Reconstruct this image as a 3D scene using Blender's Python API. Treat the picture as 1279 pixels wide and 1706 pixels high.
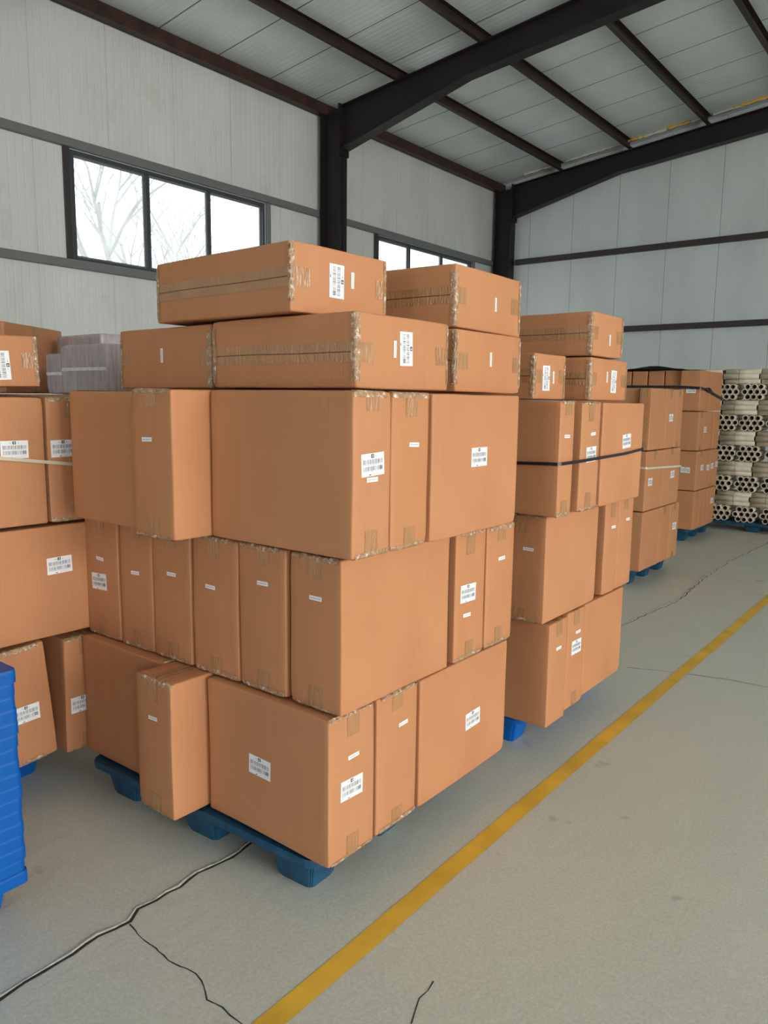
import bpy, bmesh, math, random
from mathutils import Vector, Matrix, noise
R = math.radians
SC = bpy.context.scene
COL = SC.collection
for o in list(bpy.data.objects): bpy.data.objects.remove(o)

# ---------------------------------------------------------------- camera
F_PX, PITCH, YAW, ROLL, EYE = 1281.87, 0.14414, -0.66312, 0.01189, 1.60
cy, sy, cp, sp = math.cos(YAW), math.sin(YAW), math.cos(PITCH), math.sin(PITCH)
fwd = Vector((sy*cp, cy*cp, -sp)); rt = Vector((cy, -sy, 0)); up = rt.cross(fwd)
cr, sr = math.cos(ROLL), math.sin(ROLL)
cx_, cy_ = rt*cr+up*sr, -rt*sr+up*cr
cam = bpy.data.cameras.new('camera'); camo = bpy.data.objects.new('camera', cam); COL.objects.link(camo)
m = Matrix((cx_, cy_, -fwd)).transposed().to_4x4(); m.translation = (0, 0, EYE)
camo.matrix_world = m
cam.sensor_fit = 'VERTICAL'; cam.sensor_height = 36; cam.lens = F_PX/1706*36
cam.clip_start = .05; cam.clip_end = 200
SC.camera = camo
SC.view_settings.view_transform = 'Standard'; SC.view_settings.look = 'None'
SC.view_settings.gamma = 1; SC.view_settings.use_curve_mapping = False
SC.view_settings.exposure = 0.0

# ---------------------------------------------------------------- world and daylight
w = bpy.data.worlds.new('overcast_sky'); SC.world = w; w.use_nodes = True
bg = w.node_tree.nodes['Background']; bg.inputs[0].default_value = (.93, .97, 1, 1); bg.inputs[1].default_value = 3.0
def area(name, loc, rot, sx, sz, power, color=(1, 1, 1), spread=180):
    l = bpy.data.lights.new(name, 'AREA'); l.shape = 'RECTANGLE'; l.size = sx; l.size_y = sz
    l.energy = power; l.color = color; l.spread = R(spread)
    o = bpy.data.objects.new(name, l); COL.objects.link(o); o.location = loc; o.rotation_euler = rot
    return o
# daylight entering the open loading door in the right wall, then added fill lamps
area('loading_door_daylight', (9.2, 1.7, 2.2), (0, R(90), 0), 4.2, 6.0, 610, (1.0, .965, .91))
area('right_strip_fill', (9.2, -1.0, 3.95), (0, R(75), 0), 1.2, 15, 620, (.97, .98, 1.0))  # added high strip lamp lifting walls and roof, no window cut there
area('second_right_fill', (9.2, -7.0, 2.2), (0, R(90), 0), 4.2, 6.0, 130, (1.0, .97, .92))  # added fill for the shaded carton sides, through a made-up second opening
area('rear_fill_light', (0, -20.9, 3.0), (R(-90), 0, R(180)), 5, 4.2, 210, (.96, .99, 1.0))  # added fill lamp behind the camera for the sides facing it
for nm_, yy in (('left_window_portal', 6.965), ('left_far_window_portal', 12.94)):
    area(nm_, (-9.2, yy, 3.91), (0, R(-90), 0), 1.3, 3.2, 10).data.cycles.is_portal = True

# ---------------------------------------------------------------- tables (metres, world frame)
BOXES = [
  ('X', (-1.769, 1.752, 0.397), (0.582, 0.22, 0.487), -1, 0, 'bottom front corner carton with a white barcode label on each face', 'cartons on the front pallet', 2, [('Y', 'b', -0.022, -0.004, 0), ('X', 's', 0.006, 0.093, 0), ('X', 'b', -0.002, -0.011, 0)]),
  ('X', (-1.77, 1.983, 0.395), (0.58, 0.23, 0.483), 0.5, 0, 'narrow carton in the bottom row between corner carton and the wide one', 'cartons on the front pallet', 2, [('X', 's', 0.031, 0.114, 0)]),
  ('Y', (-1.591, 2.421, 0.393), (0.227, 0.618, 0.479), 0, 0, 'wide bottom carton at the aisle side with a single barcode label', 'cartons on the front pallet', 2, [('X', 'b', 0.048, -0.017, 0)]),
  ('Y', (-2.175, 1.799, 0.399), (0.209, 0.581, 0.491), -1.2, 0, 'narrow bottom carton pulled out towards the camera, floor visible under its front', 'cartons on the front pallet', 2, [('Y', 's', -0.004, 0.101, 0)]),
  ('X', (-2.558, 1.74, 0.398), (0.535, 0.22, 0.489), 0, 0, 'shaded plain carton bottom left, behind the pulled-out narrow carton', 'cartons on the front pallet', 2, []),
  ('Y', (-2.722, 1.96, 0.889), (0.236, 0.583, 0.485), -0.6, 0, 'leftmost narrow carton of the second row, barcode label under a small strip', 'cartons on the front pallet', 2, [('Y', 's', -0.008, 0.075, 0), ('Y', 'b', -0.019, -0.019, 0)]),
  ('Y', (-2.496, 1.96, 0.89), (0.204, 0.583, 0.488), 0.48, 0, 'narrow second-row carton, second from the left, small strip label only', 'cartons on the front pallet', 2, [('Y', 's', -0.005, 0.051, 0)]),
  ('Y', (-2.276, 1.96, 0.89), (0.224, 0.583, 0.488), -0.18, 0, 'narrow second-row carton under the outward-turned carton, third from the left', 'cartons on the front pallet', 2, [('Y', 's', 0.001, 0.079, 0)]),
  ('Y', (-2.038, 1.96, 0.89), (0.236, 0.583, 0.488), 0.54, 0, 'narrow second-row carton, fourth from the left, glossy right edge', 'cartons on the front pallet', 2, [('Y', 's', -0.024, 0.067, 0)]),
  ('Y', (-1.8, 1.96, 0.89), (0.223, 0.583, 0.488), -0.36, 0, 'narrow second-row carton just left of the corner one', 'cartons on the front pallet', 2, [('Y', 's', 0.005, 0.121, 0)]),
  ('Y', (-1.567, 1.96, 0.89), (0.218, 0.583, 0.488), 0.0, 0, 'second-row corner carton whose wide plain side faces the aisle', 'cartons on the front pallet', 2, [('Y', 's', 0.002, 0.111, 0)]),
  ('X', (-1.749, 2.395, 0.888), (0.582, 0.21, 0.484), 0, 0, 'narrow second-row carton facing the aisle with barcode above a strip label', 'cartons on the front pallet', 2, [('X', 'b', -0.016, 0.011, 0), ('X', 's', -0.02, -0.072, 0)]),
  ('X', (-1.75, 2.617, 0.886), (0.58, 0.215, 0.48), 0, 0, 'last narrow second-row carton along the aisle with small strip label', 'cartons on the front pallet', 2, [('X', 's', 0.008, 0.106, 0)]),
  ('X', (-1.702, 1.73, 1.385), (0.616, 0.177, 0.486), 0, 0, 'third-row corner carton with large plain shaded side and barcode on its narrow end', 'cartons on the front pallet', 2, [('X', 'b', 0.0, 0.031, 0), ('X', 's', -0.002, -0.013, 0)]),
  ('X', (-1.695, 1.924, 1.384), (0.59, 0.196, 0.484), 0, 0, 'narrow third-row carton facing the aisle with only a strip label', 'cartons on the front pallet', 2, [('X', 's', 0.017, 0.081, 0)]),
  ('Y', (-1.508, 2.319, 1.383), (0.224, 0.576, 0.482), 0, 0, 'wide third-row carton facing the aisle with a barcode label in the middle', 'cartons on the front pallet', 2, [('X', 'b', 0.009, 0.025, 0)]),
  ('Y', (-2.121, 1.776, 1.385), (0.21, 0.569, 0.486), 1, 0, 'narrow third-row carton jutting out towards the camera, crumpled tape on top', 'cartons on the front pallet', 2, [('Y', 's', -0.026, 0.081, 0)]),
  ('X', (-2.479, 1.676, 1.382), (0.493, 0.228, 0.48), 0, 0, 'plain shaded third-row carton left of the jutting narrow one', 'cartons on the front pallet', 2, []),
  ('FY', (-2.385, 2.032, 1.742), (0.559, 0.575, 0.22), -1.5, 0, 'flat carton lying at the top left with an upright strip label on its end', 'cartons on the front pallet', 2, [('Y', 's', -0.006, 0.01, 90)]),
  ('FX', (-1.775, 1.965, 1.744), (0.64, 0.48, 0.223), 0, 0, 'flat carton lying above the corner carton with glossy tape along its front seam', 'cartons on the front pallet', 2, [('X', 's', -0.055, 0.011, 90), ('X', 'b', 0.002, 0.015, 90)]),
  ('FX', (-1.757, 2.495, 1.739), (0.585, 0.48, 0.218), 1, 0, 'flat carton lying right of the seam-taped one, under the upper right carton', 'cartons on the front pallet', 2, [('X', 's', -0.0, 0.013, 90)]),
  ('FX', (-2.019, 1.92, 1.964), (0.702, 0.44, 0.208), -2.5, 0, 'highest flat carton at the upper left with glossy torn tape on its front seam', 'cartons on the front pallet', 2, [('X', 'b', -0.023, 0.006, 90), ('X', 's', 0.051, 0.017, 90)]),
  ('FX', (-1.795, 2.538, 1.962), (0.59, 0.505, 0.219), 2, 0, 'highest flat carton at the upper right, crumpled tape glinting white down its corner', 'cartons on the front pallet', 2, [('X', 's', 0.039, -0.003, 90)]),
  ('X', (-1.726, 3.121, 0.393), (0.588, 0.188, 0.479), 0, 0, 'bottom corner carton of the second pallet with a strip label on its narrow end', 'cartons on the second pallet', 1, [('X', 's', 0.005, 0.111, 0)]),
  ('X', (-1.719, 3.325, 0.404), (0.563, 0.201, 0.472), 0, 0, 'bottom narrow carton of the second pallet with a strip and a barcode label', 'cartons on the second pallet', 1, [('X', 's', 0.016, 0.126, 0), ('X', 'b', 0.004, 0.056, 0)]),
  ('Y', (-1.558, 3.68, 0.408), (0.223, 0.49, 0.464), 0, 0, 'bottom wide blank carton at the far end of the second pallet', 'cartons on the second pallet', 1, []),
  ('Y', (-1.559, 3.242, 0.884), (0.242, 0.555, 0.477), 0, 0, 'wide second-row carton of the second pallet with strip label on its shaded narrow end', 'cartons on the second pallet', 2, [('Y', 's', 0.038, 0.086, 0)]),
  ('Y', (-1.805, 3.242, 0.882), (0.23, 0.555, 0.473), 0, 0, 'shaded second-row carton half hidden behind the front pallet', 'cartons on the second pallet', 1, []),
  ('X', (-1.73, 3.7, 0.884), (0.58, 0.176, 0.477), 0, 0, 'narrow second-row carton of the second pallet right of the dark gap', 'cartons on the second pallet', 1, [('X', 's', 0.019, 0.1, 0)]),
  ('X', (-1.732, 3.897, 0.882), (0.575, 0.206, 0.473), 0, 0, 'last narrow second-row carton of the second pallet', 'cartons on the second pallet', 1, [('X', 's', 0.029, 0.118, 0)]),
  ('X', (-1.683, 2.967, 1.367), (0.635, 0.136, 0.478), 0, 0, 'third-row corner carton of the second pallet bound by the black strap', 'cartons on the second pallet', 2, [('X', 's', -0.0, 0.095, 0)]),
  ('X', (-1.684, 3.215, 1.366), (0.632, 0.2, 0.476), 0, 0, 'narrow third-row carton of the second pallet with barcode on the black strap', 'cartons on the second pallet', 2, [('X', 's', 0.024, 0.099, 0), ('X', 'b', 0.012, 0.01, 0)]),
  ('Y', (-1.483, 3.594, 1.365), (0.234, 0.513, 0.474), 0, 0, 'wide third-row carton of the second pallet with barcode above the black strap', 'cartons on the second pallet', 2, [('X', 'b', 0.042, 0.055, 0)]),
  ('FX', (-1.77, 3.047, 1.706), (0.56, 0.295, 0.192), 0, 0, 'small flat carton on top of the second pallet nearest the front pallet', 'cartons on the second pallet', 2, [('X', 'b', -0.041, -0.006, 90), ('X', 's', 0.027, -0.001, 90)]),
  ('FX', (-1.74, 3.542, 1.707), (0.62, 0.435, 0.194), 0, 0, 'flat carton on the second pallet with barcode at its right end, below the topmost', 'cartons on the second pallet', 2, [('X', 's', -0.03, 0.012, 90), ('X', 'b', 0.049, -0.007, 90)]),
  ('FX', (-1.74, 3.5, 1.906), (0.62, 0.36, 0.196), 0, 0, 'topmost flat carton of the second pallet with a taped long side', 'cartons on the second pallet', 2, [('X', 's', 0.021, -0.018, 90)]),
  ('Y', (-2.384, 6.72, 0.413), (0.232, 0.44, 0.519), 0, 0, 'bottom corner carton of the third pallet, wide and blank', 'cartons on the third pallet', 1, []),
  ('Y', (-2.63, 6.72, 0.413), (0.24, 0.44, 0.519), 0, 0, 'shaded bottom carton of the third pallet beside its corner carton', 'cartons on the third pallet', 0, []),
  ('X', (-2.56, 7.093, 0.413), (0.58, 0.285, 0.519), 0, 0, 'bottom middle carton of the third pallet with tape at its top edge', 'cartons on the third pallet', 1, []),
  ('X', (-2.56, 7.373, 0.413), (0.58, 0.255, 0.519), 0, 0, 'last bottom carton of the third pallet with a barcode label', 'cartons on the third pallet', 1, [('X', 'b', 0.014, 0.04, 0)]),
  ('X', (-2.558, 6.728, 0.937), (0.585, 0.445, 0.518), 0, 0, 'left carton of the third pallet below the white strap, with a barcode label', 'cartons on the third pallet', 1, [('X', 'b', -0.097, -0.008, 0)]),
  ('X', (-2.559, 7.191, 0.937), (0.582, 0.467, 0.518), 0, 0, 'right carton of the third pallet below the white strap, with a barcode label', 'cartons on the third pallet', 1, [('X', 'b', 0.034, 0.019, 0)]),
  ('Y', (-2.314, 6.72, 1.466), (0.104, 0.4, 0.528), 0, 0, 'top corner carton of the third pallet, blank towards the aisle', 'cartons on the third pallet', 1, []),
  ('X', (-2.668, 6.74, 1.466), (0.584, 0.36, 0.528), 0, 0, 'top carton of the third pallet left of its corner carton', 'cartons on the third pallet', 0, []),
  ('X', (-2.558, 7.062, 1.466), (0.585, 0.265, 0.528), 0, 0, 'top carton of the third pallet with a barcode label', 'cartons on the third pallet', 1, [('X', 'b', 0.016, 0.009, 0)]),
  ('X', (-2.559, 7.302, 1.466), (0.582, 0.197, 0.528), 0, 0, 'last top carton of the third pallet, narrow and blank', 'cartons on the third pallet', 1, []),
  ('X', (-2.881, 9.2, 0.38), (0.577, 0.2, 0.453), 0, 0, 'bottom corner carton of the fourth pallet, narrow end to the aisle', 'cartons on the fourth pallet', 1, []),
  ('X', (-2.88, 9.388, 0.38), (0.58, 0.164, 0.453), 0, 0, 'second bottom carton of the fourth pallet from its front corner', 'cartons on the fourth pallet', 0, []),
  ('X', (-2.881, 9.548, 0.379), (0.577, 0.144, 0.451), 0, 0, 'third bottom carton of the fourth pallet from its front corner', 'cartons on the fourth pallet', 0, []),
  ('X', (-2.883, 9.79, 0.379), (0.575, 0.32, 0.451), 0, 0, 'last bottom carton of the fourth pallet with a barcode label', 'cartons on the fourth pallet', 0, [('X', 'b', 0.048, 0.054, 0)]),
  ('X', (-2.88, 9.255, 0.839), (0.58, 0.33, 0.454), 0, 0, 'second-row corner carton of the fourth pallet with wide label on its shaded side', 'cartons on the fourth pallet', 1, [('Y', 'b', 0.166, 0.009, 0), ('X', 'b', 0.048, 0.031, 0)]),
  ('X', (-2.883, 9.523, 0.838), (0.575, 0.193, 0.452), 0, 0, 'second-row carton of the fourth pallet, second along the aisle, small barcode label', 'cartons on the fourth pallet', 0, [('X', 'b', 0.042, 0.016, 0)]),
  ('X', (-2.881, 9.709, 0.839), (0.577, 0.163, 0.454), 0, 0, 'second-row carton of the fourth pallet, third along the aisle, small barcode label', 'cartons on the fourth pallet', 0, [('X', 'b', 0.024, 0.027, 0)]),
  ('X', (-2.883, 9.889, 0.837), (0.574, 0.183, 0.45), 0, 0, 'last second-row carton of the fourth pallet, small barcode label', 'cartons on the fourth pallet', 0, [('X', 'b', 0.037, 0.038, 0)]),
  ('X', (-2.881, 9.165, 1.294), (0.577, 0.19, 0.444), 0, 0, 'third-row corner carton of the fourth pallet, blank narrow end', 'cartons on the fourth pallet', 1, []),
  ('X', (-2.88, 9.378, 1.294), (0.58, 0.223, 0.444), 0, 0, 'third-row carton of the fourth pallet with a barcode label', 'cartons on the fourth pallet', 0, [('X', 'b', -0.051, 0.013, 0)]),
  ('X', (-2.882, 9.588, 1.294), (0.576, 0.183, 0.444), 0, 0, 'third-row carton of the fourth pallet right of the labelled one', 'cartons on the fourth pallet', 0, []),
  ('X', (-2.882, 9.808, 1.293), (0.576, 0.243, 0.442), 0, 0, 'last third-row carton of the fourth pallet', 'cartons on the fourth pallet', 0, []),
  ('Y', (-3.915, 9.41, 1.749), (0.21, 0.58, 0.454), 0, 0, 'narrow shaded top-row carton of the fourth pallet, leftmost', 'cartons on the fourth pallet', 0, []),
  ('Y', (-3.915, 9.43, 1.294), (0.21, 0.58, 0.444), 0, 0, 'third-row carton of the fourth pallet hidden under the narrow top carton leftmost', 'cartons on the fourth pallet', 0, []),
  ('Y', (-3.915, 9.43, 0.839), (0.21, 0.58, 0.454), 0, 0, 'second-row carton of the fourth pallet hidden under the narrow top carton leftmost', 'cartons on the fourth pallet', 0, []),
  ('Y', (-3.915, 9.43, 0.38), (0.21, 0.58, 0.453), 0, 0, 'bottom carton of the fourth pallet hidden under the narrow top carton leftmost', 'cartons on the fourth pallet', 0, []),
  ('Y', (-3.705, 9.41, 1.749), (0.19, 0.58, 0.454), 0, 0, 'narrow shaded top-row carton of the fourth pallet, second from the left', 'cartons on the fourth pallet', 0, []),
  ('Y', (-3.705, 9.43, 1.294), (0.19, 0.58, 0.444), 0, 0, 'third-row carton of the fourth pallet hidden under the narrow top carton second from the left', 'cartons on the fourth pallet', 0, []),
  ('Y', (-3.705, 9.43, 0.839), (0.19, 0.58, 0.454), 0, 0, 'second-row carton of the fourth pallet hidden under the narrow top carton second from the left', 'cartons on the fourth pallet', 0, []),
  ('Y', (-3.705, 9.43, 0.38), (0.19, 0.58, 0.453), 0, 0, 'bottom carton of the fourth pallet hidden under the narrow top carton second from the left', 'cartons on the fourth pallet', 0, []),
  ('Y', (-3.508, 9.41, 1.749), (0.185, 0.58, 0.454), 0, 0, 'narrow shaded top-row carton of the fourth pallet, third from the left', 'cartons on the fourth pallet', 0, []),
  ('Y', (-3.508, 9.43, 1.294), (0.185, 0.58, 0.444), 0, 0, 'third-row carton of the fourth pallet hidden under the narrow top carton third from the left', 'cartons on the fourth pallet', 0, []),
  ('Y', (-3.508, 9.43, 0.839), (0.185, 0.58, 0.454), 0, 0, 'second-row carton of the fourth pallet hidden under the narrow top carton third from the left', 'cartons on the fourth pallet', 0, []),
  ('Y', (-3.508, 9.43, 0.38), (0.185, 0.58, 0.453), 0, 0, 'bottom carton of the fourth pallet hidden under the narrow top carton third from the left', 'cartons on the fourth pallet', 0, []),
  ('Y', (-3.315, 9.41, 1.749), (0.18, 0.58, 0.454), 0, 0, 'narrow shaded top-row carton of the fourth pallet, fourth from the left', 'cartons on the fourth pallet', 0, []),
  ('Y', (-3.315, 9.43, 1.294), (0.18, 0.58, 0.444), 0, 0, 'third-row carton of the fourth pallet hidden under the narrow top carton fourth from the left', 'cartons on the fourth pallet', 0, []),
  ('Y', (-3.315, 9.43, 0.839), (0.18, 0.58, 0.454), 0, 0, 'second-row carton of the fourth pallet hidden under the narrow top carton fourth from the left', 'cartons on the fourth pallet', 0, []),
  ('Y', (-3.315, 9.43, 0.38), (0.18, 0.58, 0.453), 0, 0, 'bottom carton of the fourth pallet hidden under the narrow top carton fourth from the left', 'cartons on the fourth pallet', 0, []),
  ('Y', (-3.122, 9.41, 1.749), (0.185, 0.58, 0.454), 0, 0, 'narrow shaded top-row carton of the fourth pallet, fifth from the left', 'cartons on the fourth pallet', 0, []),
  ('Y', (-2.925, 9.41, 1.749), (0.19, 0.58, 0.454), 0, 0, 'narrow shaded top-row carton of the fourth pallet, nearest the strapped corner carton', 'cartons on the fourth pallet', 0, []),
  ('Y', (-2.707, 9.245, 1.749), (0.227, 0.39, 0.454), 0, 0, 'top corner carton of the fourth pallet with white label on its shaded side', 'cartons on the fourth pallet', 1, [('Y', 'b', 0.01, 0.005, 0)]),
  ('Y', (-2.708, 9.69, 1.748), (0.225, 0.48, 0.452), 0, 0, 'last top carton of the fourth pallet under the black strap end', 'cartons on the fourth pallet', 1, []),
  ('X', (-3.128, 1.242, 0.398), (0.584, 0.545, 0.476), 0, 4.5, 'bottom carton of the left pallet leaning away from its narrow neighbour', 'cartons on the left pallet', 2, [('X', 'b', 0.167, -0.032, 0)]),
  ('X', (-3.127, 1.647, 0.394), (0.586, 0.197, 0.481), 0, -1, 'narrow bottom carton of the left pallet partly behind the front pallet', 'cartons on the left pallet', 2, [('X', 'b', -0.023, -0.045, 0)]),
  ('Y', (-2.947, 1.452, 0.881), (0.226, 0.593, 0.442), 0, 0, 'wide second-row carton of the left pallet with a barcode label near its right end', 'cartons on the left pallet', 2, [('X', 'b', 0.104, 0.062, 0)]),
  ('Y', (-2.947, 1.226, 1.354), (0.226, 0.592, 0.484), 0, 0, 'third-row carton of the left pallet with barcode above the white strap', 'cartons on the left pallet', 2, [('X', 'b', 0.178, 0.049, 0)]),
  ('X', (-3.127, 1.639, 1.355), (0.586, 0.218, 0.485), 0, 0, 'narrow third-row carton of the left pallet with barcode above the white strap', 'cartons on the left pallet', 2, [('X', 'b', -0.043, 0.045, 0)]),
  ('FX', (-3.14, 1.281, 1.723), (0.56, 0.502, 0.19), 0, 1.5, 'flat carton tilted on top of the left pallet with an upright barcode label', 'cartons on the left pallet', 2, [('X', 'b', 0.105, -0.016, 90)]),
  ('Y', (-4.54, 2.442, 0.395), (0.24, 0.585, 0.483), 0, 0, 'carton hidden behind the left pallet, bottom layer, first from the left', 'cartons behind the left pallet', 0, []),
  ('Y', (-4.54, 2.442, 0.881), (0.24, 0.585, 0.483), 0, 0, 'carton hidden behind the left pallet, middle layer, first from the left', 'cartons behind the left pallet', 0, []),
  ('Y', (-4.54, 2.442, 1.369), (0.24, 0.585, 0.483), 0, 0, 'carton hidden behind the left pallet, upper layer, first from the left', 'cartons behind the left pallet', 0, []),
  ('Y', (-4.29, 2.442, 0.395), (0.24, 0.585, 0.483), 0, 0, 'carton hidden behind the left pallet, bottom layer, second from the left', 'cartons behind the left pallet', 0, []),
  ('Y', (-4.29, 2.442, 0.881), (0.24, 0.585, 0.483), 0, 0, 'carton hidden behind the left pallet, middle layer, second from the left', 'cartons behind the left pallet', 0, []),
  ('Y', (-4.29, 2.442, 1.369), (0.24, 0.585, 0.483), 0, 0, 'carton hidden behind the left pallet, upper layer, second from the left', 'cartons behind the left pallet', 0, []),
  ('Y', (-4.04, 2.442, 0.395), (0.24, 0.585, 0.483), 0, 0, 'carton hidden behind the left pallet, bottom layer, third from the left', 'cartons behind the left pallet', 0, []),
  ('Y', (-4.04, 2.442, 0.881), (0.24, 0.585, 0.483), 0, 0, 'carton hidden behind the left pallet, middle layer, third from the left', 'cartons behind the left pallet', 0, []),
  ('Y', (-4.04, 2.442, 1.369), (0.24, 0.585, 0.483), 0, 0, 'carton hidden behind the left pallet, upper layer, third from the left', 'cartons behind the left pallet', 0, []),
  ('Y', (-3.79, 2.442, 0.395), (0.24, 0.585, 0.483), 0, 0, 'carton hidden behind the left pallet, bottom layer, fourth from the left', 'cartons behind the left pallet', 0, []),
  ('Y', (-3.79, 2.442, 0.881), (0.24, 0.585, 0.483), 0, 0, 'carton hidden behind the left pallet, middle layer, fourth from the left', 'cartons behind the left pallet', 0, []),
  ('Y', (-3.79, 2.442, 1.369), (0.24, 0.585, 0.483), 0, 0, 'carton hidden behind the left pallet, upper layer, fourth from the left', 'cartons behind the left pallet', 0, []),
  ('Y', (-3.52, 2.442, 0.395), (0.28, 0.585, 0.483), 0, 0, 'carton hidden behind the left pallet, bottom layer, fifth from the left', 'cartons behind the left pallet', 0, []),
  ('Y', (-3.52, 2.442, 0.881), (0.28, 0.585, 0.483), 0, 0, 'carton hidden behind the left pallet, middle layer, fifth from the left', 'cartons behind the left pallet', 0, []),
  ('Y', (-3.52, 2.442, 1.369), (0.28, 0.585, 0.483), 0, 0, 'carton hidden behind the left pallet, upper layer, fifth from the left', 'cartons behind the left pallet', 0, []),
  ('FX', (-3.548, 2.277, 1.734), (0.366, 0.325, 0.237), 4, 0, 'flat carton wrapped in greyish stretch film with shiny tape across its front', 'cartons behind the left pallet', 3, []),
  ('FX', (-3.868, 2.31, 1.718), (0.245, 0.28, 0.205), 0, 0, 'pale film-wrapped carton left of the larger wrapped one', 'cartons behind the left pallet', 3, []),
  ('FX', (-4.17, 2.735, 1.782), (0.46, 0.53, 0.335), 0, 0, 'taller lilac film-wrapped carton standing behind the two lower wrapped ones', 'cartons behind the left pallet', 3, []),
  ('X', (-4.58, 2.223, 1.808), (0.42, 0.635, 0.385), 33, 0, 'plain brown carton turned askew at the back left, highest there', 'cartons behind the left pallet', 1, []),
]
CRACKS = {'joint_near': [(-1.935, 0.771), (-1.937, 0.835), (-1.945, 0.904), (-1.943, 0.964), (-1.945, 1.046), (-1.952, 1.137), (-1.941, 1.233), (-1.969, 1.283), (-1.962, 1.346), (-1.959, 1.437), (-1.972, 1.522), (-1.956, 1.612), (-1.955, 1.694), (-1.971, 1.766)], 'joint_far': [(-1.964, 5.387), (-1.919, 5.894), (-1.88, 6.358), (-1.953, 7.288), (-1.981, 8.331), (-1.912, 9.743)], 'fine': [(-1.929, 1.225), (-1.849, 1.212), (-1.777, 1.213), (-1.709, 1.206), (-1.64, 1.216), (-1.603, 1.223), (-1.547, 1.204), (-1.502, 1.178), (-1.455, 1.19), (-1.413, 1.185), (-1.383, 1.184), (-1.318, 1.182)], 'cross': [(-1.603, 4.49), (-1.425, 4.557), (-1.313, 4.596), (-1.108, 4.663), (-0.856, 4.685)], 'small': [(-1.03, 1.46), (-1.06, 1.542), (-1.069, 1.618)]}
# ---------------------------------------------------------------- node helpers
class NT:
    def __init__(s, name):
        s.m = bpy.data.materials.new(name); s.m.use_nodes = True; s.t = s.m.node_tree; s.t.nodes.clear()
        s.out = s.n('ShaderNodeOutputMaterial')
    def n(s, typ, **kw):
        nd = s.t.nodes.new(typ)
        for k, v in kw.items():
            if k.startswith('i_'):
                key = k[2:]; key = int(key) if key.isdigit() else key.replace('_', ' ')
                nd.inputs[key].default_value = v
            else: setattr(nd, k, v)
        return nd
    def l(s, a, b): s.t.links.new(a, b)
    def coords(s, kind='Object', scale=(1, 1, 1)):
        tc = s.n('ShaderNodeTexCoord'); mp = s.n('ShaderNodeMapping'); mp.inputs['Scale'].default_value = scale
        s.l(tc.outputs[kind], mp.inputs[0]); return mp.outputs[0]
    def world(s, scale=(1, 1, 1)):
        g = s.n('ShaderNodeNewGeometry'); mp = s.n('ShaderNodeMapping'); mp.inputs['Scale'].default_value = scale
        s.l(g.outputs['Position'], mp.inputs[0]); return mp.outputs[0]
    def noise(s, vec, scale, detail=3, rough=.5):
        nd = s.n('ShaderNodeTexNoise'); nd.inputs['Scale'].default_value = scale
        nd.inputs['Detail'].default_value = detail; nd.inputs['Roughness'].default_value = rough
        s.l(vec, nd.inputs['Vector']); return nd.outputs['Fac']
    def ramp(s, fac, stops):
        r = s.n('ShaderNodeValToRGB'); e = r.color_ramp.elements
        while len(e) < len(stops): e.new(.5)
        for a, (p, c) in zip(e, stops): a.position = p; a.color = (*c, 1) if len(c) == 3 else c
        s.l(fac, r.inputs[0]); return r.outputs[0]
    def mix(s, fac, a, b, mode='MIX'):
        x = s.n('ShaderNodeMix', data_type='RGBA', blend_type=mode)
        for i, v in ((0, fac), (6, a), (7, b)):
            if hasattr(v, 'links'): s.l(v, x.inputs[i])
            elif i == 0: x.inputs[0].default_value = v
            else: x.inputs[i].default_value = (*v, 1)
        return x.outputs[2]
    def math(s, op, a, b=None):
        x = s.n('ShaderNodeMath', operation=op)
        for i, v in enumerate((a, b)):
            if v is None: continue
            if hasattr(v, 'links'): s.l(v, x.inputs[i])
            else: x.inputs[i].default_value = v
        return x.outputs[0]
    def bump(s, h, strength=.3, dist=.01, prev=None):
        b = s.n('ShaderNodeBump'); b.inputs['Strength'].default_value = strength; b.inputs['Distance'].default_value = dist
        s.l(h, b.inputs['Height'])
        if prev is not None: s.l(prev, b.inputs['Normal'])
        return b.outputs[0]
    def bsdf(s, color, rough=.5, normal=None, metal=0, spec=.5, **kw):
        p = s.n('ShaderNodeBsdfPrincipled')
        if hasattr(color, 'links'): s.l(color, p.inputs['Base Color'])
        else: p.inputs['Base Color'].default_value = (*color, 1)
        if hasattr(rough, 'links'): s.l(rough, p.inputs['Roughness'])
        else: p.inputs['Roughness'].default_value = rough
        p.inputs['Metallic'].default_value = metal; p.inputs['Specular IOR Level'].default_value = spec
        if normal is not None: s.l(normal, p.inputs['Normal'])
        for k, v in kw.items(): p.inputs[k.replace('_', ' ')].default_value = v
        return p.outputs[0]
    def done(s, sh): s.l(sh, s.out.inputs[0]); return s.m

def plain(name, col, rough=.5, metal=0, spec=.5, var=.08, scale=6, bump=0):
    t = NT(name); v = t.coords()
    n = t.noise(v, scale, 4)
    c = t.ramp(n, [(.3, tuple(x*(1-var) for x in col)), (.7, tuple(min(1, x*(1+var)) for x in col))])
    nm = t.bump(t.noise(v, scale*8, 2), bump, .002) if bump else None
    return t.done(t.bsdf(c, rough, nm, metal, spec))

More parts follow.
